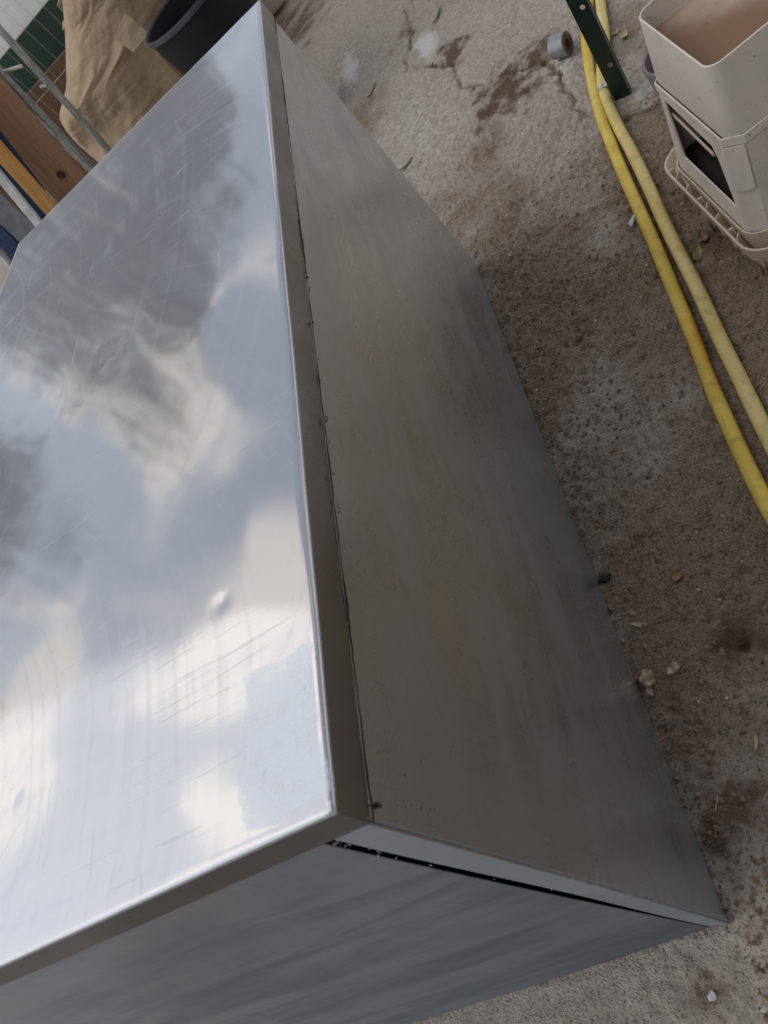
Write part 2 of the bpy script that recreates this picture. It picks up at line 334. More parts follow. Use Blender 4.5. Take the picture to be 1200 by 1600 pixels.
gV = np.stack([GX, GY, H], -1).reshape(-1, 3).astype(np.float32)
idx = (np.arange(nyg - 1)[:, None] * nxg + np.arange(nxg - 1)[None]).reshape(-1); gF = np.stack([idx, idx + 1, idx + nxg + 1, idx + nxg], -1).astype(np.int32)
gme.vertices.add(len(gV)); gme.vertices.foreach_set('co', gV.ravel()); gme.loops.add(gF.size); gme.loops.foreach_set('vertex_index', gF.ravel())
gme.polygons.add(len(gF)); gme.polygons.foreach_set('loop_start', np.arange(0, gF.size, 4, dtype=np.int32)); gme.update(calc_edges=True)
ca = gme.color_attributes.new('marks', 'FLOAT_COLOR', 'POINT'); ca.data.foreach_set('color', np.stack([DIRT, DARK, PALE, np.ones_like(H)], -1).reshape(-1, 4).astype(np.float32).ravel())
def ground_mat():
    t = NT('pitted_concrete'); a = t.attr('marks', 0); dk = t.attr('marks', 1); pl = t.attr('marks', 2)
    n1, n2, n3 = t.noise(260, 3, .6), t.noise(55, 5, .65), t.noise(12, 4, .6)
    conc = t.mix(t.ramp(n2, .3, .7), (.335, .292, .245), (.475, .425, .37)); dirt = t.mix(t.ramp(n2, .3, .7), (.135, .088, .050), (.285, .195, .118))
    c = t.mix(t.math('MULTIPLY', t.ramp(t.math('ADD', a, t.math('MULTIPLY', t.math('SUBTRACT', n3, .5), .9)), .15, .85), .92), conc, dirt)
    c = t.mix(t.ramp(n1, .38, .68, .0, .6), c, t.mix(.5, c, (.62, .57, .52))); c = t.mix(t.ramp(n1, .44, .30, 0, .8), c, (.10, .078, .06))
    sp = t.math('MULTIPLY', t.ramp(t.vor(190), .16, .10), t.ramp(t.noise(70, 2), .55, .62)); c = t.mix(t.math('MULTIPLY', sp, .7), c, (.70, .66, .60))
    c = t.mix(t.math('MULTIPLY', t.ramp(t.math('ADD', pl, t.math('MULTIPLY', t.math('SUBTRACT', n2, .5), 1.0)), .15, .75), .8), c, (.66, .67, .66))
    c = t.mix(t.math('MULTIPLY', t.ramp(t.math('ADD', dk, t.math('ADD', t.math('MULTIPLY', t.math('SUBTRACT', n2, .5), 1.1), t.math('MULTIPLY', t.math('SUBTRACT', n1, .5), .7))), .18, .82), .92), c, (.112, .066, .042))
    h = t.math('ADD', t.math('MULTIPLY', n2, .8), t.math('MULTIPLY', n1, .6))
    return t.out(c, t.ramp(n2, .2, .8, .8, .95), 0, t.bump(h, 1.0, .008), **{'Specular IOR Level': .25})
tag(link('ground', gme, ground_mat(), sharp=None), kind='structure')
del gV, gF

# ------------------------------------------------------------------ the stainless steel box
ZT = .7472
T1, T2, T3, T4 = onz(521.5, 1270, ZT), onz(405, -2, ZT), onz(28, 381, ZT), None
nd = onz(0, 1509, ZT) - T1; ld = onz(0, 455, ZT) - T3
A_ = np.array([[nd[0], -ld[0]], [nd[1], -ld[1]]]); s_ = np.linalg.solve(A_, (T3 - T1)[:2]); T4 = T1 + nd * s_[0]
B0, C0 = onz(1143, 1443, 0), onz(745, 411, 0); D0 = B0 + (onz(650, 1601, 0) - B0) * ((T4 - T1)[0] / (onz(650, 1601, 0) - B0)[0]); E0 = C0 + (D0 - B0)
hood = empty('steel_box', 'large stainless steel box with a smeared shiny top, standing on the concrete', 'steel box', loc=tuple((B0 + E0) / 2))
HL = Vector(hood.location)
def bchild(o):
    o.parent = hood; o.matrix_parent_inverse = Matrix.Translation(-HL); return o
# top sheet with rolled edges and folded skirts
def lid():
    nx, ny = 130, 250; r = .0042; skirt = .0375; V = []; F = []
    ex = (T4 - T1) / np.linalg.norm(T4 - T1); ey = (T2 - T1) / np.linalg.norm(T2 - T1)
    dents = [(onz(393, 606, ZT), .011, -.0005), (onz(345, 942, ZT), .007, -.0006), (onz(150, 400, ZT), .03, -.0012), (onz(90, 660, ZT), .04, .0012), (onz(330, 480, ZT), .06, .0014), (onz(170, 560, ZT), .035, -.0013), (onz(25, 1245, ZT), .012, .0008)]
    for j in range(ny):
        for i in range(nx):
            u, v = i / (nx - 1), j / (ny - 1); p = (T1 * (1 - u) + T4 * u) * (1 - v) + (T2 * (1 - u) + T3 * u) * v
            p = p + ex * r * (1 - 2 * u) + ey * r * (1 - 2 * v); V.append(p)
    V = np.array(V); X, Y = V[:, 0], V[:, 1]
    U = np.tile(np.linspace(0, 1, nx), ny); W = np.repeat(np.linspace(0, 1, ny), nx); fade = np.clip(np.minimum(np.minimum(U, 1 - U) * 14, np.minimum(W, 1 - W) * 28), 0, 1)
    dz = fbm(X * 4.2, Y * 3.2, 200, 2, .35) * .0040 + fbm(X * 15 + Y * 4, Y * 12, 210, 2, .4) * .0006
    for c, rr, am in dents: dz = dz + am * np.exp(-((X - c[0]) ** 2 + (Y - c[1]) ** 2) / rr ** 2)
    V[:, 2] += dz * fade; F = gridfaces(nx, ny)
    per = [i for i in range(nx)] + [j * nx + nx - 1 for j in range(1, ny)] + [(ny - 1) * nx + i for i in range(nx - 2, -1, -1)] + [j * nx for j in range(ny - 2, 0, -1)]
    dirs = []
    for q in per:
        i, j = q % nx, q // nx; d = np.zeros(3)
        if i == 0: d -= ex
        if i == nx - 1: d += ex
        if j == 0: d -= ey
        if j == ny - 1: d += ey
        dirs.append(d)
    V = list(V); prev = per
    prof = [(r * math.sin(a), r * (1 - math.cos(a))) for a in (math.pi / 8, math.pi / 4, 3 * math.pi / 8, math.pi / 2)] + [(r, skirt), (r - .0012, skirt + .0004), (r - .0016, skirt - .004), (r - .003, .012)]
    for o, dn in prof:
        cur = []
        for q, d in zip(per, dirs):
            wob = (.0007 * float(fbm(np.array(V[q][0] * 30), np.array(V[q][1] * 30), 600, 3)) * 2) if dn > .02 else 0; o_ = o + .0011 * float(fbm(np.array(V[q][0] * 9), np.array(V[q][1] * 9), 610, 3))
            cur.append(len(V)); V.append(V[q] * np.array([1, 1, 0]) + np.array([0, 0, ZT - dn + wob]) + d * o_)
        for k in range(len(per)):
            k2 = (k + 1) % len(per); F.append((prev[k], prev[k2], cur[k2], cur[k]))
        prev = cur
    o = mesh('top_sheet', V, F, [M_TOP, M_SKIRT, M_LIP], None, sharp=55)
    mi = np.zeros(len(o.data.polygons), np.int32); nf = (nx - 1) * (ny - 1); mi[nf + 4 * len(per):] = 1; m_ = len(per)
    for lv in range(4, len(prof)): mi[nf + lv * m_: nf + lv * m_ + nx - 1] = 2
    o.data.polygons.foreach_set('material_index', mi); return o
bchild(lid())
zs = ZT - .034; IN = .0028
def low(p0, p1, z):  # point on the near-vertical edge at height z
    return p0 + (p1 - p0) * ((z - p0[2]) / (p1[2] - p0[2]))
ex = (T4 - T1) / np.linalg.norm(T4 - T1); ey = (T2 - T1) / np.linalg.norm(T2 - T1)
sA, sB, sC, sD = low(B0, T1, zs), B0 + np.array([0, 0, .001]), C0 + np.array([0, 0, .001]), low(C0, T2, zs)
sh = ex * IN
bow = lambda u, v: .0035 * math.sin(math.pi * u) * math.sin(math.pi * v) + .0022 * math.sin(2 * math.pi * u * 1.2 + v * 2) * math.sin(math.pi * v) - .002 * math.sin(3.3 * math.pi * v) * math.sin(math.pi * u)
bchild(slab('side_panel', [sB + sh, sC + sh, sD + sh, sA + sh], -ex, .0015, M_SIDE, None, 60, 30, bow))
# near end: folded corner flange, dark gap, end sheet
fw_t, fw_b = .0385, .0255; gp_t, gp_b = .0095, .0020; ins = ey * .0026
zf = ZT - .034
nA, nB = low(B0, T1, zf), B0 + np.array([0, 0, .001])
fl = slab('corner_flange', [nB + ins, nB + ex * fw_b + ins, nA + ex * fw_t + ins, nA + ins], -ey, .0015, M_FLANGE, None, 8, 24, lambda u, v: .0006 * math.sin(v * 9) * u); bchild(fl)
eL_t, eL_b = low(D0, T4, zf), D0 + np.array([0, 0, .001])
bowe = lambda u, v: .004 * math.sin(math.pi * u) * math.sin(math.pi * v) + .0015 * math.sin(7 * u + 3 * v)
bchild(slab('end_panel', [nB + ex * (fw_b + gp_b) + ins, eL_b + ins - ex * .003, eL_t + ins - ex * .003, nA + ex * (fw_t + gp_t) + ins], -ey, .0015, M_END, None, 40, 30, bowe))
gi = ey * .0085
bchild(slab('gap_backing', [nB + ex * .008 + gi, nB + ex * .06 + gi, nA + ex * .07 + gi, nA + ex * .008 + gi], -ey, .002, M_DARK, None, bev=0))  # black sheet added behind the gap, standing in for the shade inside
bchild(slab('back_panel', [sC + ex * .003 - ey * .003, E0 + np.array([0, 0, .001]) - ex * .003 - ey * .003, low(E0, T3, zs) - ex * .003 - ey * .003, sD + ex * .003 - ey * .003], ey, .0015, M_SIDE, None))
bchild(slab('left_panel', [eL_b - ex * .003 + ey * .004, E0 + np.array([0, 0, .001]) - ex * .003 - ey * .005, low(E0, T3, zs) - ex * .003 - ey * .005, eL_t - ex * .003 + ey * .004], ex, .0015, M_SIDE, None))
def flakes(name, pts, mat, size, seed, stretch=2.0):
    g = np.random.default_rng(seed); V, F = [], []
    for p in pts:
        p = np.array(p); n = 7; b = len(V); s = size * g.uniform(.5, 1.5); ang = g.uniform(0, 6.28)
        e1 = g.normal(0, 1, 3); e1 /= np.linalg.norm(e1); e2 = np.cross(e1, g.normal(0, 1, 3)); e2 /= np.linalg.norm(e2)
        for k in range(n):
            a = 2 * math.pi * k / n; q = s * g.uniform(.6, 1.25); V.append(p + e1 * q * stretch * math.cos(a) + e2 * q * math.sin(a))
        V.append(p + np.cross(e1, e2) * s * .5); V.append(p - np.cross(e1, e2) * s * .4)
        for k in range(n): F += [(b + k, b + (k + 1) % n, b + n), (b + (k + 1) % n, b + k, b + n + 1)]
    return mesh(name, V, F, mat, None, smooth=False)
seal = []
for k in range(16):
    f = .985 - abs(rng.normal(0, .07)) - (.3 * rng.random() if k % 6 == 0 else 0); p = low(B0, T1, zf) * f + B0 * (1 - f); seal.append(p + ex * (fw_b + (fw_t - fw_b) * f + rng.uniform(.0005, gp_b + (gp_t - gp_b) * f)) + ey * rng.uniform(.0025, .006) - np.array([0, 0, .004]))
o = bchild(flakes('sealant_crumb', seal, M_SEAL, .0009, 5)); o['kind'] = 'stuff'
seam = []
for (px, py) in [(438, 118), (439, 122), (449, 195), (450, 202), (451, 207), (476, 425), (477, 432), (483, 452), (486, 501), (494, 560), (496, 570), (498, 592), (506, 650), (508, 656), (513, 690), (520, 785), (522, 790), (524, 797), (516, 737)]:
    p = onx(px, py, T1[0] * .5 + T2[0] * .5); p[2] = min(p[2], ZT - .0385); seam.append(p - ex * .0005)
o = bchild(flakes('seam_dirt', seam, M_DARK, .0011, 6, 2.2)); o['kind'] = 'stuff'
g_ = np.random.default_rng(77); sp_ = []; sr_ = []
a_, b_2 = low(B0, T1, ZT - .0388) - ex * .0010, low(C0, T2, ZT - .0388) - ex * .0010
for k in range(160):
    f = k / 159; sp_.append(a_ * (1 - f) + b_2 * f + np.array([g_.normal(0, .0002), 0, g_.normal(0, .0003)])); sr_.append(.0004 + .0010 * max(0, float(fbm(np.array(f * 26), np.array(.3), 500, 3)) + .12) * 2)
bchild(tube('seam_line', sp_, sr_, M_DARK, None, 6))
p = onx(588, 1256, T1[0]); bchild(flakes('brown_drip', [p, p - np.array([0, 0, .003])], M_RUST, .0026, 8, 1.6))

# ------------------------------------------------------------------ yellow hoses
def hose_mat(name, c1, c2, red):
    t = NT(name); n = t.noise(14, 4, .6); c = t.mix(t.ramp(n, .3, .7), c1, c2); c = t.mix(t.math('MULTIPLY', t.ramp(t.noise(45, 5, .7), .52, .72), .55), c, (.20, .15, .07))
    if red:
        sp = t.new('ShaderNodeSeparateXYZ'); t.L(t.coord(), sp.inputs[0]); m = t.math('MULTIPLY', t.ramp(sp.outputs[1], .90, 1.02), t.ramp(sp.outputs[1], 1.22, 1.08))
        side = t.ramp(sp.outputs[2], .0272, .020); c = t.mix(t.math('MULTIPLY', t.math('MULTIPLY', m, side), t.ramp(t.noise(30, 3), .3, .6, .2, .85)), c, (.56, .17, .035))
    return t.out(c, .42, 0, t.bump(t.noise(120, 3), .12, .001))
HR = .0127
def path(pts, lift=0.): return catmull([onz(*p, HR + .002 + lift) for p in pts], 8)
hA = tube('yellow_hose', path([(928, -60), (925, -20), (921, 10), (915, 50), (920, 100), (934, 165), (955, 225), (982, 290), (1018, 370), (1049, 445), (1082, 525), (1106, 590), (1132, 650), (1164, 720), (1196, 785), (1235, 850)]), HR, hose_mat('yellow_rubber', (.62, .42, .045), (.74, .55, .10), True)); tag(hA, 'bright yellow hose with a reddish scuff, the one nearer the steel box', 'hose', 'hoses running along the concrete')
hb = [(932, -60), (936, -20), (939, 10), (945, 60), (940, 105), (943, 143), (962, 190), (990, 243), (1017, 300), (1044, 360), (1089, 450), (1123, 525), (1155, 590), (1184, 650), (1219, 720)]
hB = tube('yellow_hose.001', path(hb), HR, hose_mat('faded_yellow_rubber', (.62, .48, .15), (.72, .59, .25), False)); tag(hB, 'faded pale yellow hose with a metal clamp, the one nearer the plastic tubs', 'hose', 'hoses running along the concrete')
M_CLAMP = simple('galvanised_clamp', (.6, .6, .58), .3, 1.0)
p0, p1 = onz(941, 135, HR + .002), onz(946, 150, HR + .002); dd = (p1 - p0) / np.linalg.norm(p1 - p0)
def band(c, d, r0, r1, w, name, mat, par):
    d = Vector(d); q = d.to_track_quat('Z', 'Y'); rings = []
    for z, r in ((-w, r0), (-w, r1), (w, r1), (w, r0)):
        rings.append([Vector(c) + q @ Vector((r * math.cos(2 * math.pi * k / 24), r * math.sin(2 * math.pi * k / 24), z)) for k in range(24)])
    return loft(name, rings, mat, par, closed=True)
cl = band((p0 + p1) / 2, dd, HR - .0005, HR + .0022, .006, 'clamp', M_CLAMP, hB)
cc = (p0 + p1) / 2 + np.array([.012, -.004, .012]); bevel(box('clamp_screw', -.004, .004, -.010, .010, -.004, .004, M_CLAMP, cl, .001, Matrix.Translation(cc) @ Matrix.Rotation(.5, 4, 'Z')), .001)

# ------------------------------------------------------------------ dark green angle post
M_GREEN = simple('dark_green_paint', (.008, .028, .022), .38, 0, .3, 25, .1)
pb = onz(972, 150, 0); pt_ = ony(866, -70, pb[1] - .01)
axp = Vector(pt_ - pb).normalized(); side = Vector((.93, -.36, 0)); side = (side - axp * side.dot(axp)).normalized(); dep = axp.cross(side).normalized()
if dep.y > 0: dep = -dep
post = empty('green_post', 'dark green steel angle post with a bolt hole, leaning over the hoses', 'post', loc=tuple(pb))
def post_geo():
    w, th, L = .038, .0035, 1.30; prof = [(0, 0), (w, 0), (w, w * .6), (w - th, w * .6), (w - th, th), (0, th)]
    V = []; 
    for h in (0.0, L):
        for a, b in prof: V.append(Vector(pb) + Vector((0, 0, -.006)) + axp * h + side * (a - w / 2) - dep * b)
    n = len(prof); F = [tuple(range(n)), tuple(range(2 * n - 1, n - 1, -1))] + [(k, (k + 1) % n, n + (k + 1) % n, n + k) for k in range(n)]
    return mesh('post_angle', V, F, M_GREEN, None)
ap = post_geo()
for h in (.085, .235, .385, .535):
    cV, cF = tube_geo([Vector(pb) + axp * h + dep * .02 + side * .004, Vector(pb) + axp * h - dep * .02 + side * .006], .0055, 12); cutout(ap, mesh('bolt_hole', cV, cF))
bevel(ap, .0008, 1); ap.parent = post; ap.matrix_parent_inverse = Matrix.Translation(-Vector(pb))

# ------------------------------------------------------------------ grey roll lying on the concrete
rc = onz(876, 71, .029); rax = Vector((.80, -.60, 0)).normalized(); q = rax.to_track_quat('Z', 'Y')
rks = .86
roll = empty('tape_roll', 'small grey roll with a dark brown core, lying on its side on the concrete', 'roll', loc=tuple(rc))
def cyl_rings(prof, n=36): return [[q @ Vector((.86 * r * math.cos(2 * math.pi * k / n), .86 * r * math.sin(2 * math.pi * k / n), .86 * z)) for k in range(n)] for z, r in prof]
loft('grey_wrap', cyl_rings([(-.024, .031), (-.0255, .0325), (.0225, .0335), (.024, .032), (.024, .0215), (-.024, .0215)]), simple('grey_film', (.27, .29, .31), .42, .2, .15, 40, .1), roll, closed=True)
loft('wound_edge', cyl_rings([(.0242, .0315), (.0248, .0312), (.0246, .0215), (.0242, .0215)]), simple('dirty_wound_edge', (.10, .085, .075), .6, 0, .4, 120, .4), roll, closed=True)
loft('core', cyl_rings([(-.024, .0212), (.0235, .0212), (.0235, .0125), (-.024, .0125)]), simple('brown_core', (.10, .045, .03), .7, 0, .3, 60, .3), roll, closed=True)
loft('core_bore', cyl_rings([(.004, .0122), (.006, .0122)]), simple('pale_bore', (.30, .24, .20), .8), roll)

# ------------------------------------------------------------------ stack of weathered plastic tubs
def plastic(name, c, dirt=(.34, .24, .16), amt=.5):
    t = NT(name); n = t.noise(9, 5, .6); c_ = t.mix(t.ramp(n, .3, .7), tuple(q * .9 for q in c), c)
    c_ = t.mix(t.math('MULTIPLY', t.ramp(t.noise(16, 6, .7, t.mapping((1, 1, .4))), .5, .78), amt), c_, dirt); c_ = t.mix(t.math('MULTIPLY', t.ramp(t.noise(120, 2), .68, .73), .6), c_, (.12, .09, .07))
    return t.out(c_, t.ramp(n, .2, .8, .38, .55), 0, t.bump(t.noise(90, 4), .08, .001))
M_P1 = plastic('dirty_white_plastic', (.82, .76, .69), amt=.35); M_P2 = plastic('beige_plastic', (.76, .64, .52), amt=.4); M_IN = simple('brown_silt', (.20, .10, .05), .85, 0, .5, 25, .4)
RT = Matrix.Translation((.152, 1.127, 0)) @ Matrix.Rotation(math.radians(4.5), 4, 'Z')
def tf(rg): return [RT @ Vector(p) for p in rg]
def tub(name, levels, th, mat, par, floor_z=None, n=6):
    """levels: (z, x0, x1, y0, y1, r) bottom to top, open at the top"""
    outer = [tf(ring(x0, x1, y0, y1, r, z, n)) for z, x0, x1, y0, y1, r in levels]
    fz = floor_z if floor_z is not None else levels[0][0]; inl = [l for l in levels if l[0] > fz]
    for a, b in zip(levels[:-1], levels[1:]):
        if a[0] <= fz < b[0]: q_ = (fz - a[0]) / (b[0] - a[0]); inl = [tuple(u + (v - u) * q_ for u, v in zip(a, b))] + inl; break
    inner = [tf(ring(x0 + th, x1 - th, y0 + th, y1 - th, max(r - th, .002), z, n)) for z, x0, x1, y0, y1, r in reversed(inl)]
    z, x0, x1, y0, y1, r = levels[-1]; lipr = tf(ring(x0 + th * .5, x1 - th * .5, y0 + th * .5, y1 - th * .5, r - th * .5, z + th * .35, n))
    return loft(name, outer + [lipr] + inner, mat, par, sharp=45)
# upper tub (its own thing)
up = empty('plastic_tub', 'open square white plastic tub with brown stained inside, on top of the stack', 'plastic tub', 'stacked weathered plastic tubs', loc=tuple(RT @ Vector((.16, .14, .265))))
def cpar(o, root): o.parent = root; o.matrix_parent_inverse = Matrix.Translation(-Vector(root.location)); return o
cpar(tub('tub_wall', [(.262, .0275, .345, .004, .283, .026), (.270, .0270, .345, .004, .283, .026), (.393, .0390, .335, .000, .256, .024)], .0030, M_P1, None, .348), up)
def silt():
    t = NT('stained_tub_floor'); n = t.noise(9, 5, .65); sp = t.new('ShaderNodeSeparateXYZ'); t.L(t.coord(), sp.inputs[0])
    d = t.math('ADD', t.math('ADD', sp.outputs[0], t.math('MULTIPLY', sp.outputs[1], 1.1)), t.math('MULTIPLY', t.math('SUBTRACT', n, .5), .16))
    c = t.mix(t.ramp(d, 1.86, 1.64, .0, .95), (.60, .50, .41), (.20, .105, .055)); c = t.mix(t.math('MULTIPLY', t.ramp(t.vor(42), .10, .07), .8), c, (.10, .07, .05))
    return t.out(c, .7, 0, t.bump(n, .2, .002))
cpar(loft('tub_floor', [tf(ring(.039, .333, .006, .257, .022, z, 6)) for z in (.347, .3505)], silt(), None), up)
cpar(mesh('inner_slat', [RT @ Vector(p) for p in ((.055, .008, .352), (.330, .008, .352), (.330, .006, .372), (.065, .006, .372), (.055, .018, .352), (.330, .018, .352), (.330, .014, .372), (.065, .014, .372))], [(0, 1, 2, 3), (4, 7, 6, 5), (0, 4, 5, 1), (1, 5, 6, 2), (2, 6, 7, 3), (3, 7, 4, 0)], simple('dark_slat', (.07, .055, .05), .8), None), up)
lo = empty('plastic_bin', 'off white plastic bin with a window cut in its side, under the open tub', 'plastic bin', 'stacked weathered plastic tubs', loc=tuple(RT @ Vector((.16, .14, .09))))
BZ0, BZ1, BX0, BX1 = .076, .266, -.0015, .0245
bn = tub('bin_wall', [(BZ0, BX0, .36, -.004, .300, .026), (.250, BX1 - .0022, .345, -.0005, .289, .026), (.252, BX1 - .0040, .347, -.0025, .291, .026), (BZ1, BX1 - .0030, .347, -.0020, .290, .026)], .0030, M_P1, None, .085, 1)
RTI = RT.inverted()
def onwall(px, py, off=0.):
    """point where the sight line meets the sloping left wall of the bin (off = metres inside it)"""
    o = RTI @ Vector(O3); d = (RTI.to_3x3() @ Vector(ray(px, py))); k = (BX1 - BX0) / (BZ1 - BZ0)
    t = (BX0 + off + k * (o.z - BZ0) - o.x) / (d.x - k * d.z); return RT @ (o + d * t)
wp = [onwall(px, py) for (px, py) in ((1036, 154), (1112, 228), (1122, 248), (1152, 326), (1069, 246))]
def prism(P, dx):
    P = [Vector(p) for p in P]; n = len(P); V = [p + Vector((-dx, 0, 0)) for p in P] + [p + Vector((.009, 0, 0)) for p in P]
    return mesh('window_cut', V, [tuple(range(n)), tuple(range(2 * n - 1, n - 1, -1))] + [(k, (k + 1) % n, n + (k + 1) % n, n + k) for k in range(n)])
cutout(bn, prism(wp, .03)); cpar(bn, lo)
def frame_strip(a, b, w, name):
    a, b = Vector(a), Vector(b); d = (b - a).normalized(); nx = Vector((1, 0, 0)); up_ = d.cross(nx).normalized()
    V = [p + nx * i * .003 + up_ * j * w for p in (a, b) for i in (0, 1) for j in (-.5, .5)]
    return mesh(name, V, [(0, 1, 3, 2), (4, 6, 7, 5), (0, 4, 5, 1), (2, 3, 7, 6), (0, 2, 6, 4), (1, 5, 7, 3)], M_P2, None)
fs = frame_strip(onwall(1046, 176, .006), onwall(1114, 243, .006), .007, 'window_frame'); cpar(fs, lo)
fs2 = frame_strip(onwall(1045, 174, .0065), onwall(1071, 247, .0065), .004, 'window_frame'); cpar(fs2, lo)
cpar(loft('bin_contents', [tf(ring(.006, .345, .004, .290, .028, z, 4)) for z in (.088, .094)], simple('dark_soil', (.03, .022, .017), .9, 0, .4, 50, .6), None), lo)
cV = []
for k in range(7):
    a = k / 6; nrm = Vector((-.70, -.71, .09)).normalized()
    tl = Vector((BX1 - .0045, .0220, .250)).lerp(Vector((BX1 + .0190, -.0010, .250)), a); zb_ = .172 - .006 * math.sin(math.pi * a); fx = BX0 + (BX1 - BX0) * (zb_ - BZ0) / (BZ1 - BZ0)
    bl = Vector((fx, .0220, zb_)).lerp(Vector((fx + .0235, -.0020, zb_)), a)
    cV += [RT @ (tl + nrm * .0008), RT @ (bl + nrm * .0042), RT @ (bl + nrm * .0005 + Vector((0, 0, -.002))), RT @ (tl - nrm * .001)]
cF = []
for k in range(6):
    a, b = k * 4, k * 4 + 4; cF += [(a + i, a + (i + 1) % 4, b + (i + 1) % 4, b + i) for i in range(4)]
cF += [(0, 1, 2, 3), (27, 26, 25, 24)]; cpar(mesh('corner_tongue', cV, cF, M_P1, None), lo)
tray = empty('plastic_tray', 'beige plastic tray with ribs inside its rounded rim, at the foot of the stack', 'plastic tray', 'stacked weathered plastic tubs', loc=tuple(RT @ Vector((.16, .15, 0))))
cpar(tub('tray_wall', [(.001, -.006, .375, -.022, .345, .050), (.006, -.012, .38, -.027, .350, .055), (.030, -.0165, .385, -.031, .352, .055), (.0335, -.0125, .381, -.027, .348, .053), (.037, -.0185, .387, -.033, .354, .055), (.066, -.022, .39, -.036, .356, .055)], .0042, M_P2, None, .012, 8), tray)
cpar(tub('bin_socket', [(.012, .000, .362, .000, .310, .034), (.082, -.0065, .368, -.009, .308, .038)], .0025, M_P2, None, .014, 5), tray)
for k, yy in enumerate((-.012, .035, .072, .115, .150, .190, .232, .272, .310, .332)):
    xo = -.0185 + (.010 if yy < 0 or yy > .325 else 0)
    sk = .010 * math.sin(k * 2.1); V = [RT @ Vector(p) for p in ((xo, yy - .0015, .016), (-.005, yy + sk - .0015, .016), (-.0085, yy + sk - .0015, .068), (xo - .0015, yy - .0015, .060), (xo, yy + .0015, .016), (-.005, yy + sk + .0015, .016), (-.0085, yy + sk + .0015, .068), (xo - .0015, yy + .0015, .060))]
    cpar(mesh('rib', V, [(0, 1, 2, 3), (4, 7, 6, 5), (0, 4, 5, 1), (1, 5, 6, 2), (2, 6, 7, 3), (3, 7, 4, 0)], M_P2, None), tray)
for k in range(7):
    xx = .02 + k * .045; V = [RT @ Vector(p) for p in ((xx, -.033, .016), (xx, -.004, .016), (xx, -.007, .068), (xx, -.034, .060), (xx + .0018, -.033, .016), (xx + .0018, -.004, .016), (xx + .0018, -.007, .068), (xx + .0018, -.034, .060))]
    cpar(mesh('rib', V, [(0, 1, 2, 3), (4, 7, 6, 5), (0, 4, 5, 1), (1, 5, 6, 2), (2, 6, 7, 3), (3, 7, 4, 0)], M_P2, None), tray)
# grey round pipe end standing behind the stack
gc = onz(1030, 140, .0) + np.array([.062, .01, 0]); gpipe = loft('grey_pipe', [[(gc[0] + r * math.cos(2 * math.pi * k / 40), gc[1] + r * math.sin(2 * math.pi * k / 40), z) for k in range(40)] for z, r in ((0, .070), (.050, .074), (.053, .072), (.053, .066), (0, .064))], simple('mauve_grey_plastic', (.20, .17, .17), .5), None, closed=True)
tag(gpipe, 'round mauve grey pipe piece half hidden behind the stacked tubs', 'pipe')

# ------------------------------------------------------------------ things behind the steel box
# black bucket
M_BLK = simple('black_rubber', (.010, .011, .014), .6, 0, .35, 14, .1, **{'Specular IOR Level': .25})
YB = 2.95; zb = ony(228, 62, YB)[2] + .004; xl = ony(228, 62, YB)[0]; RB = .185; bc = Vector((xl + RB, YB, 0))
bk = empty('black_bucket', 'black rubber bucket with a greyish rolled rim, behind the far end of the steel box', 'bucket', loc=tuple(bc))
def lathe(name, prof, mat, par, n=56, off=(0, 0, 0), closed=True, jit=0):
    return loft(name, [[(off[0] + r * math.cos(2 * math.pi * k / n), off[1] + r * math.sin(2 * math.pi * k / n), off[2] + z) for k in range(n)] for z, r in prof], mat, par, closed=closed, sharp=50)
lathe('bucket_wall', [(0, RB * .76), (zb - .008, RB * .972), (zb - .008, RB * .958), (.012, RB * .74), (.012, .02), (0, .02)], M_BLK, bk)
lathe('rim', [(zb - .020, RB * .965), (zb - .018, RB * .995), (zb - .004, RB * 1.0), (zb, RB * .992), (zb - .001, RB * .968), (zb - .02, RB * .955)], simple('worn_grey_rim', (.045, .052, .062), .55, 0, .3, 14, .1), bk)
lathe('rib_band', [(zb * .80, RB * .91), (zb * .80, RB * .935), (zb * .77, RB * .93), (zb * .77, RB * .90)], M_BLK, bk)
# kraft paper sack
M_KRAFT = None
def kraft():
    t = NT('kraft_paper'); n = t.noise(7, 5, .6); c = t.mix(t.ramp(n, .3, .7), (.31, .23, .155), (.42, .32, .22)); f = t.noise(1.2, 5, .6, t.mapping((2, 2, 26)))
    c = t.mix(t.ramp(f, .4, .7, 0, .3), c, (.27, .185, .11)); return t.out(c, .75, 0, t.bump(t.math('ADD', t.math('MULTIPLY', t.noise(140, 3), .04), t.math('ADD', t.math('MULTIPLY', t.math('ABSOLUTE', t.math('SUBTRACT', t.noise(11, 2, .5, dist=.6), .5)), .4), t.math('ABSOLUTE', t.math('SUBTRACT', t.noise(5, 1, .5, t.mapping((1, 1, 3.4)), dist=.3), .5)))), .9, .03), **{'Specular IOR Level': .2})
M_KRAFT = kraft(); M_KDARK = simple('brown_carton', (.20, .135, .085), .8)
YS = 3.45
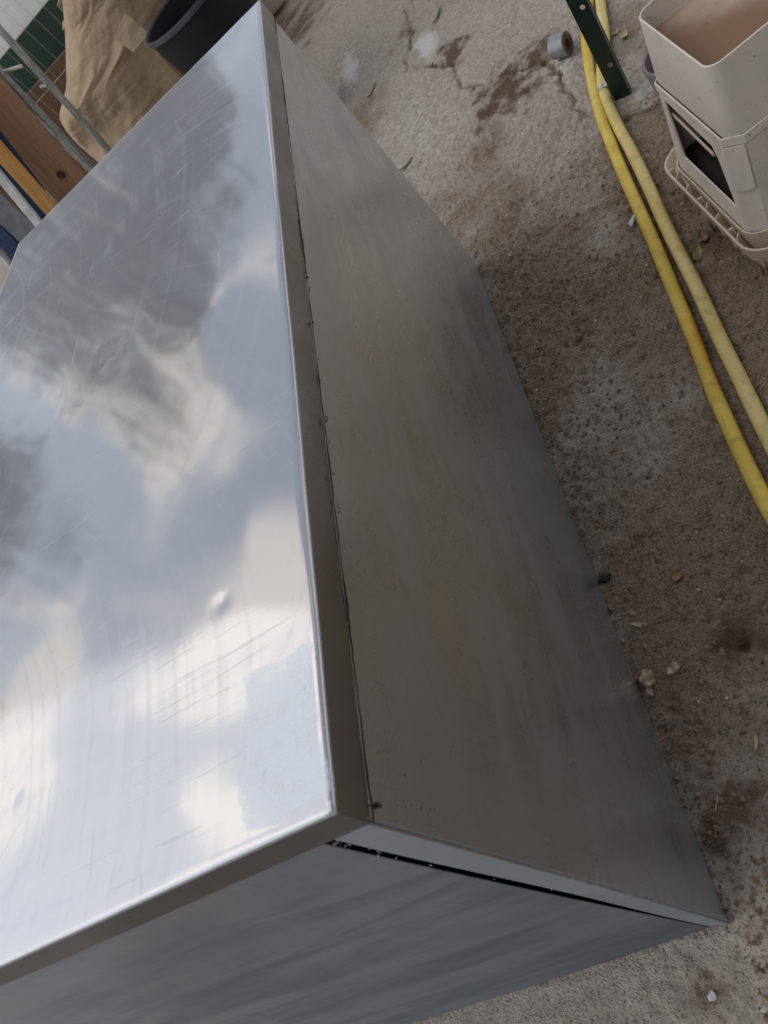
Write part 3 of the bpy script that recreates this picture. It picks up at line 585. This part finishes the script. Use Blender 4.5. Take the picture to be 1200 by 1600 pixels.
def sack():
    root = empty('paper_sack', 'tall crumpled brown kraft paper sack leaning behind the black bucket', 'paper sack', loc=(-1.1, YS, 0))
    left = [(ony(px, py, YS)[2], ony(px, py, YS)[0]) for px, py in ((93, -40), (95, 10), (99, 60), (102, 150), (87, 193), (112, 228), (160, 270))]
    left.sort(); zz = [a for a, _ in left]; xx = [b for _, b in left]; ztop = .92
    nu, nv = 17, 24; V = []; gs = np.random.default_rng(5)
    for s in (0, 1):
        for j in range(nv):
            z = ztop * j / (nv - 1); xL = np.interp(z, zz, xx); xR = xL + .52
            for i in range(nu):
                u = i / (nu - 1); x = xL + (xR - xL) * u; a = x * 3 + z * 2.0; b = z * 9 - x * 2.2
                cr = .05 * abs(math.sin((z * 9 - x * 2.6) + 1.3 * math.sin(x * 5))) + .075 * float(fbm(np.array(x * 4.1), np.array(z * 5.3 + x * 2), 310, 2)) + gs.uniform(0, .016)
                if 0 < i < nu - 1: x += gs.uniform(-.010, .010); z = z + gs.uniform(-.010, .010) * (0 < j < nv - 1)
                edge = min(u, 1 - u); blg = .10 * math.sqrt(min(1, edge * 3.5))
                y = YS + .05 - (blg if s == 0 else -blg) - float(cr) * (1 if s == 0 else -1) * min(1, edge * 8); V.append((x - root.location.x, y - root.location.y, z))
    N = nu * nv; F = gridfaces(nu, nv) + gridfaces(nu, nv, N)
    for j in range(nv - 1):
        F += [(j * nu, (j + 1) * nu, N + (j + 1) * nu, N + j * nu), (j * nu + nu - 1, N + j * nu + nu - 1, N + (j + 1) * nu + nu - 1, (j + 1) * nu + nu - 1)]
    mesh('sack_body', V, [t3 for f4 in F for t3 in ((f4[0], f4[1], f4[2]), (f4[0], f4[2], f4[3]))], M_KRAFT, root, sharp=None).modifiers.new('soft', 'SUBSURF').render_levels = 2
    tri = [Vector(ony(px, py, YS - .17 + d)) - root.location for px, py, d in ((195, 20, .02), (232, 52, 0), (208, 82, -.02), (180, 62, .0))]
    V = tri + [t + Vector((0, .006, 0)) for t in tri]; mesh('torn_flap', V, [(0, 1, 2, 3), (7, 6, 5, 4), (0, 4, 5, 1), (1, 5, 6, 2), (2, 6, 7, 3), (3, 7, 4, 0)], M_KRAFT, root, smooth=False)
    return root
sack()
# carton behind the bucket
cb = empty('cardboard_carton', 'dark brown cardboard carton behind the black bucket', 'carton', loc=(-1.02, 4.05, 0))
box('carton_body', -.42, .10, -.02, .30, 0, .70, M_KDARK, cb, .004); box('carton_flap', -.42, .10, -.10, -.025, 0.66, .666, M_KRAFT, cb, .001, Matrix.Rotation(.12, 4, 'X'))
# leaning boards, tubes, sheets on the left, behind the box
M_GALV = simple('galvanised_steel', (.42, .44, .45), .38, .85, .2, 30, .1); M_WOOD = None
def wood(name, a, b, knot=None):
    t = NT(name); g = t.noise(3, 6, .6, t.mapping((30, 30, 1.6)), dist=.8); c = t.mix(t.ramp(g, .3, .7), a, b)
    if knot is not None:
        v = t.new('ShaderNodeVectorMath', operation='DISTANCE'); t.L(t.coord(), v.inputs[0]); v.inputs[1].default_value = knot; c = t.mix(t.ramp(v.outputs['Value'], .020, .008), c, (.09, .035, .015))
    return t.out(c, .6, 0, t.bump(g, .2, .001))
def vpost(name, label, cat, px0, px1, Y, w, d, mat, ztop=1.35, group=None, lean=0, part=None):
    """upright or leaning board seen between two picture points on its centre line, standing on the ground"""
    p0, p1 = ony(*px0, Y), ony(*px1, Y); k = (p0[0] - p1[0]) / (p0[2] - p1[2]); xb = p1[0] - k * p1[2]
    o = box(name, -w / 2, w / 2, -d / 2, d / 2, 0, ztop, mat, None, min(.003, d / 4)); o.location = (xb, Y, 0); o.rotation_euler = (0, math.atan(k), 0)
    if label: tag(o, label, cat, group)
    return o
def vtube(name, label, cat, px0, px1, Y, r, mat, ztop=1.35, group=None):
    p0, p1 = ony(*px0, Y), ony(*px1, Y); k = (p0[0] - p1[0]) / (p0[2] - p1[2]); xb = p1[0] - k * p1[2]
    o = tube(name, [(0, 0, 0), (0, 0, ztop * .5), (0, 0, ztop)], r, mat); o.location = (xb, Y, 0); o.rotation_euler = (0, math.atan(k), 0); tag(o, label, cat, group); return o
G1 = 'leaning poles behind the steel box'
kp = ony(80, 278, 2.95); bd = vpost('wooden_board', 'wide reddish brown wooden board with a dark knot, leaning behind the box', 'board', (18, 185), (102, 280), 2.95, .138, .03, wood('brown_board', (.25, .135, .078), (.36, .21, .125), None), .96)
kn = lathe('knot', [(-.0005, .0), (.0012, .016), (.002, .008), (.002, .0)], simple('dark_knot', (.07, .03, .015), .7), bd, 20, closed=False); kn.rotation_euler = (math.radians(90), 0, 0); kn.location = (.006, -.0155, float(kp[2]))
vpost('wooden_batten', 'narrow orange brown wooden batten left of the wide board', 'batten', (-4, 232), (72, 318), 2.80, .042, .04, wood('orange_wood', (.55, .26, .07), (.70, .38, .13)), .94)
vtube('metal_tube', 'grey metal tube in front of the kraft sack, thinner wire below it', 'pole', (8, 55), (100, 157), 3.02, .0125, M_GALV, 1.0, G1)
vtube('thin_rod', 'thin grey rod crossing in front of the kraft sack', 'rod', (108, 165), (166, 236), 2.96, .0048, M_GALV, .68)
vtube('metal_tube.001', 'grey metal tube running along the edge of the wide wooden board', 'pole', (10, 124), (104, 222), 3.00, .016, M_GALV, .98, G1)
vtube('metal_tube.002', 'second slim grey tube touching the wide board edge', 'pole', (2, 133), (104, 231), 2.98, .009, simple('pale_steel', (.55, .55, .53), .4, .6), .96, G1)
vpost('plastic_strip', 'pale grey plastic strip left of the orange batten', 'strip', (12, 290), (58, 346), 2.66, .029, .02, simple('pale_grey_plastic', (.52, .55, .55), .5), .88)
vpost('blue_panel', 'dark blue panel between the orange batten and the pale strip', 'panel', (20, 270), (64, 326), 2.86, .11, .025, simple('dark_blue_paint', (.010, .035, .095), .4), 1.0)
vpost('metal_sheet', 'dull grey metal sheet at the far left corner of the box', 'sheet', (-8, 318), (40, 362), 2.70, .088, .008, simple('dull_grey_metal', (.20, .21, .23), .5, .5), 1.0)
vpost('blue_panel.001', 'dark blue board edge left of the dull grey sheet', 'panel', (-20, 350), (16, 388), 2.78, .08, .02, bpy.data.materials['dark_blue_paint'], 1.0)
vtube('metal_tube.003', 'grey metal tube nearest the far left corner of the box', 'pole', (-12, 380), (16, 412), 2.64, .0135, M_GALV, .98, G1)
vpost('slim_strip', 'thin pale strip between the wide board and the orange batten', 'strip', (40, 265), (82, 311), 2.87, .010, .012, bpy.data.materials['pale_grey_plastic'], 1.0)
# short fittings on the tubes
for nm, lab, px, py, Y, L in (('tube_clamp', 'pale metal fitting across the grey tubes at the left edge', 18, 108, 3.0, .07), ('tube_clamp.001', 'small pale peg on the tube left of the kraft sack', 68, 135, 3.0, .02)):
    p = ony(px, py, Y); tag(tube(nm, [p + np.array([-L / 2, 0, L * .25]), p + np.array([L / 2, 0, -L * .25])], .006, bpy.data.materials['pale_steel'], None, 10), lab, 'fitting', 'fittings on the tubes')
# green mesh fence panel, brown board wall and pale sheets further back
Yf = 4.3
pw = ony(70, 160, Yf); bw = box('brown_backboard', pw[0] - .9, pw[0] + .7, Yf, Yf + .03, 0, ony(75, 110, Yf)[2], wood('dark_brown_board', (.075, .035, .018), (.12, .06, .03)), None); tag(bw, 'dark brown board standing behind the grey tubes', 'board')
Yg = 4.55; zg0, zg1 = 0, ony(30, 50, Yg)[2] + .02; gp_ = box('green_sheet', pw[0] - 1.0, pw[0] + .8, Yg, Yg + .03, 0, ony(40, 45, Yg)[2], simple('dark_green_sheet', (.010, .040, .022), .6, 0, .4, 8, .2), None); tag(gp_, 'dark green sheet above the dark brown board', 'panel')
gm = empty('wire_fence', 'wire mesh panel with thin pale wires in front of the dark green sheet', 'wire fence', loc=(float(pw[0]), Yf - .12, 0))
M_WIRE = simple('pale_wire', (.42, .36, .24), .5, .4)
for k in range(18): tube('wire', [(-.72 + k * .07, 0, 0), (-.72 + k * .07, 0, .97)], .0009, M_WIRE, gm, 6)
for k in range(2): tube('wire', [(-.74, .004, .05 + k * .45), (.50, .004, .05 + k * .45)], .0014, M_WIRE, gm, 6)
M_WHITE = simple('white_sheet', (.78, .77, .75), .5, 0, .06, 10, .1)
wb = box('white_board', -.35, .55, 0, .03, 0, 1.02, M_WHITE, None); wb.location = (float(ony(75, 40, 4.9)[0]) - .05, 4.9, 0); tag(wb, 'white board behind the kraft sack', 'board')
wb2 = box('white_wall', -3.5, 1.2, 0, .12, 0, 1.6, M_WHITE, None); wb2.location = (-2.6, 5.6, 0); tag(wb2, 'low white wall at the back left', 'wall')
# pale tub on the ground beyond the far corner
tc = onz(438, 22, 0); pt = empty('beige_tub', 'beige plastic tub on the concrete beyond the far right corner of the box', 'plastic tub', loc=(float(tc[0]) - .12, float(tc[1]) + .14, 0))
rg = lambda z, g: [(x, y, z) for x, y, _ in ring(-.19 - g, .19 + g, -.14 - g, .14 + g, .06, 0, 7)]
loft('tub_body', [rg(.012, -.03), rg(.018, -.012), rg(.040, 0), rg(.30, .02), rg(.30, .010), rg(.045, -.010)], plastic('beige_tub_plastic', (.50, .43, .34)), pt, cap0=True, cap1=True)

# ------------------------------------------------------------------ litter on the concrete
def at_ground(px, py):
    p = onz(px, py, 0); return Vector((p[0], p[1], ground_z(p[0], p[1])))
def leaf(name, label, cat, px, py, L, W, ang, mat, curl=.25, group=None, lift=.0015):
    V, F, n = [], [], 9
    for s in (0, 1):
        for i in range(n):
            t = i / (n - 1); w = W * math.sin(math.pi * min(1, t * .92 + .06)) ** .8
            for k in (-1, 0, 1): V.append(((t - .5) * L, k * w / 2, L * curl * (abs(t - .5) ** 2) * 2 + W * .22 * (k != 0) * (1 + .4 * math.sin(t * 9 + k)) - s * .0006))
    for s in (0, 1):
        for i in range(n - 1):
            for k in (0, 1):
                a = s * n * 3 + i * 3 + k; F.append((a, a + 1, a + 4, a + 3))
    o = mesh(name, V, F, mat, None, sharp=60, fix=False); o.location = at_ground(px, py) + Vector((0, 0, lift)); o.rotation_euler = (.1, .05, ang); tag(o, label, cat, group); return o
gl = 'litter on the concrete'
M_LG = simple('dry_green_leaf', (.22, .21, .08), .6, 0, .4, 80, .3); M_LP = simple('dry_pink_leaf', (.22, .12, .10), .6, 0, .4, 80, .3); M_GR = simple('grass_green', (.035, .10, .02), .5); M_ST = simple('dry_straw', (.50, .40, .25), .7); M_HUSK = simple('cream_husk', (.44, .34, .23), .75, 0, .6, 90, .6)
leaf('dry_leaf', 'olive dry leaf lying between the pale hose and the tray', 'leaf', 1089, 396, .045, .019, 1.2, M_LG, .3, gl)
leaf('dry_leaf.001', 'pinkish curled dry leaf just above the olive leaf', 'leaf', 1098, 372, .034, .019, 1.5, M_LP, .5, gl)
leaf('grass_blade', 'green grass blade near the top edge, above the pale stain', 'grass blade', 684, 26, .085, .010, 1.0, M_GR, .15, 'green grass blades')
leaf('grass_blade.001', 'green grass blade beside the far end of the steel side panel', 'grass blade', 634, 258, .062, .008, .25, M_GR, .2, 'green grass blades')
leaf('dry_twig', 'dark grey twig on the concrete beside the side panel', 'twig', 582, 142, .075, .008, .95, simple('dark_twig', (.10, .10, .08), .8), .1)
leaf('dry_leaf.002', 'pale tan leaf scrap right of the green post', 'leaf', 975, 57, .036, .018, 1.0, M_ST, .5, gl)
leaf('dry_leaf.003', 'small tan scrap between the post and the open tub', 'leaf', 962, 50, .024, .012, .2, M_ST, .5, gl)
leaf('dry_leaf.004', 'orange brown leaf scrap in the middle of the concrete', 'leaf', 1056, 898, .022, .014, .9, simple('orange_leaf', (.36, .20, .11), .7), .3, gl)
leaf('straw_bit', 'pale bent straw bit beside the lower side panel', 'straw', 1000, 975, .034, .008, -.5, M_ST, .4, 'straw bits')
leaf('straw_bit.001', 'pale straw bit near the right edge low down', 'straw', 1183, 1160, .024, .005, 1.2, M_ST, .3, 'straw bits')
def blob(name, label, cat, px, py, r, mat, seed, sq=(1, 1, .7), group=None, hollow=False):
    bm = bmesh.new(); bmesh.ops.create_icosphere(bm, subdivisions=2, radius=1); g = np.random.default_rng(seed)
    for v in bm.verts:
        k = 1 + 1.3 * float(fbm(np.array(v.co.x * 2.1 + seed), np.array(v.co.y * 2.1 + v.co.z * 1.7), seed, 3))
        if hollow and v.co.z > .55: k *= .35
        v.co = Vector((v.co.x * sq[0], v.co.y * sq[1], v.co.z * sq[2])) * (k * r)
    me = bpy.data.meshes.new(name); bm.to_mesh(me); bm.free(); o = link(name, me, mat, None, True, 40); o.location = at_ground(px, py) + Vector((0, 0, r * sq[2] * .75)); o.rotation_euler = (0, 0, seed); tag(o, label, cat, group); return o
blob('cream_husk', 'cream hollow husk lying against the foot of the side panel', 'husk', 1014, 1062, .0105, M_HUSK, 3, (1, 1.4, .9), 'cream husks', True)
blob('cream_husk.001', 'small cream husk bit just below the hollow one', 'husk', 1016, 1083, .006, M_HUSK, 4, (1, 1, .8), 'cream husks')
blob('cream_husk.002', 'cream husk to the right of the hollow one', 'husk', 1052, 1046, .0085, M_HUSK, 5, (1, 1.5, .8), 'cream husks', True)
blob('black_stone', 'small black stone by the middle of the side panel foot', 'stone', 947, 905, .0085, simple('black_stone_skin', (.012, .012, .012), .6), 6, (1.3, 1, .7))
blob('white_pebble', 'white chip beside the bright yellow hose', 'pebble', 990, 346, .010, simple('white_chip', (.62, .62, .60), .7), 7, (1.6, .6, .5))
blob('white_pebble.001', 'white chip touching the lower side of the pale hose', 'pebble', 1058, 372, .006, bpy.data.materials['white_chip'], 8, (1, 1.3, .6))
blob('white_pebble.002', 'white chip in front of the box near its lower corner', 'pebble', 1112, 1557, .0048, bpy.data.materials['white_chip'], 9, (1, 1.2, .7))
# loose grit, too many to count
def grit(name, n, sizes, mat, seed, region, dens=None):
    g = np.random.default_rng(seed); base = np.array([(1, 0, 0), (-1, 0, 0), (0, 1, 0), (0, -1, 0), (0, 0, 1), (0, 0, -1)], float); fc = [(0, 2, 4), (2, 1, 4), (1, 3, 4), (3, 0, 4), (2, 0, 5), (1, 2, 5), (3, 1, 5), (0, 3, 5)]
    V, F, c = [], [], 0
    while c < n:
        x, y = g.uniform(region[0], region[1]), g.uniform(region[2], region[3])
        if dens and g.random() > dens(x, y): continue
        s = sizes[0] * (sizes[1] / sizes[0]) ** (g.random() ** 2); b = base * g.uniform(.6, 1.4, (6, 1)) * s * np.array([g.uniform(.7, 1.5), 1, .7]); a = g.uniform(0, 6.28); ca_, sa_ = math.cos(a), math.sin(a)
        b = b @ np.array([[ca_, sa_, 0], [-sa_, ca_, 0], [0, 0, 1]]); o = len(V); z = ground_z(x, y) + s * .35; V += [tuple(q + np.array([x, y, z])) for q in b]; F += [(p + o, q_ + o, r + o) for p, q_, r in fc]; c += 1
    o = mesh(name, V, F, mat, None, smooth=False, fix=False); o['kind'] = 'stuff'; return o
clump = lambda x, y: float(np.clip((1.95 - y) / .9, 0, 1) * np.clip(.40 + 1.2 * fbm(np.array(x * 5), np.array(y * 5), 400, 3) + .5 * math.exp(-abs(x + .30) / .05), 0, 1))
grit('brown_grit', 11000, (.0011, .0052), simple('brown_grit_skin', (.26, .19, .135), .9, 0, .5, 90, .3), 21, (-.33, .45, -.06, 1.8), clump)
grit('dark_grit', 260, (.0008, .0032), simple('dark_grit_skin', (.09, .068, .052), .9, 0, .4, 90, .3), 22, (-.33, .45, -.06, 1.9), clump)
grit('pale_grit', 900, (.0009, .0036), simple('pale_grit_skin', (.60, .56, .50), .8, 0, .3, 90, .3), 23, (-.45, .45, -.06, 2.3))
def straws(n, seed):
    g = np.random.default_rng(seed); V, F = [], []
    for k in range(n):
        x, y = g.uniform(-.32, .42), g.uniform(-.03, 2.0); L = g.uniform(.006, .022); a = g.uniform(0, 3.14); z = ground_z(x, y) + .0012; d = Vector((math.cos(a), math.sin(a), g.normal(0, .12))) * L / 2; m = Vector((x, y, z + .001))
        v, f = tube_geo([m - d, m + Vector((0, 0, .001)), m + d], g.uniform(.0004, .0009), 4, len(V)); V += v; F += f
    o = mesh('straw_litter', V, F, M_ST, None, smooth=False, fix=False); o['kind'] = 'stuff'
straws(260, 31)

# ------------------------------------------------------------------ shed added unseen to shade the near side, and trees that the steel mirrors
M_BLOCKER = simple('dark_blocker', (.10, .09, .08), .8)
light_blocker = empty('blocker_roof', 'unseen dark roof and boards added to shade the near right side', 'light_blocker', loc=(1.4, -1.2, 0))
V = []; nu = 121
for y in (-3.0, 1.55):
    for i in range(nu): V.append((-.85 + 3.3 * i / (nu - 1), y, 1.92 + .018 * math.sin(i * 1.05)))
mesh('blocker_sheet', V, gridfaces(nu, 2), M_BLOCKER, light_blocker, sharp=None, fix=False)
for k in range(19): box('blocker_board', .72, .75, -3.0 + k * .2, -3.0 + k * .2 + .19, 0, 2.0, M_BLOCKER, light_blocker, 0)  # unseen boards added to keep light off the near ground
for k in range(18): box('blocker_board', -2.2 + k * .2 * .83, -2.2 + k * .2 * .83 + .16, -.75, -.72, 0, 2.0, M_BLOCKER, light_blocker, 0)
M_LEAF = simple('leaf_green', (.06, .085, .03), .6, 0, .4, 3, .0); M_BARK = simple('bark', (.12, .09, .065), .9, 0, .3, 20, .5)
def tree(label, x, y, h, cr, seed, name):
    g = np.random.default_rng(seed); root = empty(name, label, 'tree', 'trees beyond the yard', (x, y, 0))
    tv, tf_ = tube_geo(catmull([(0, 0, 0), (.05, .02, h * .3), (-.04, .03, h * .6), (.02, 0, h * .85)], 4), list(np.linspace(.13, .03, 13)), 10)
    for k in range(7):
        a = k * 2.4; z0 = h * (.35 + .07 * k); v, f = tube_geo([(0, 0, z0), (cr * .5 * math.cos(a), cr * .5 * math.sin(a), z0 + cr * .35)], [.04, .012], 6, len(tv)); tv += v; tf_ += f
    mesh('trunk', tv, tf_, M_BARK, root)
    cl = [np.array([g.normal(0, cr * .42), g.normal(0, cr * .42), h * .62 + g.normal(0, cr * .38)]) for _ in range(34)]; V, F = [], []
    for k in range(5200):
        c = cl[g.integers(len(cl))] + g.normal(0, cr * .17, 3); s = g.uniform(.05, .11); e1 = g.normal(0, 1, 3); e1 /= np.linalg.norm(e1); e2 = np.cross(e1, g.normal(0, 1, 3)); e2 /= np.linalg.norm(e2); b = len(V)
        V += [c - e1 * s, c + e2 * s * .5, c + e1 * s, c - e2 * s * .5]; F.append((b, b + 1, b + 2, b + 3))
    mesh('crown', V, F, M_LEAF, root, smooth=False, fix=False)
tree('rounded leafy tree, the one straight beyond the stacked boards', -5.6, 9.6, 6.3, 1.9, 41, 'leafy_tree')
tree('leafy tree with a low wide crown, furthest left', -9.6, 8.2, 6.2, 2.0, 42, 'leafy_tree.001')
tree('slim leafy tree, nearest the far end of the box', -3.7, 9.9, 5.0, 0.9, 43, 'leafy_tree.002')
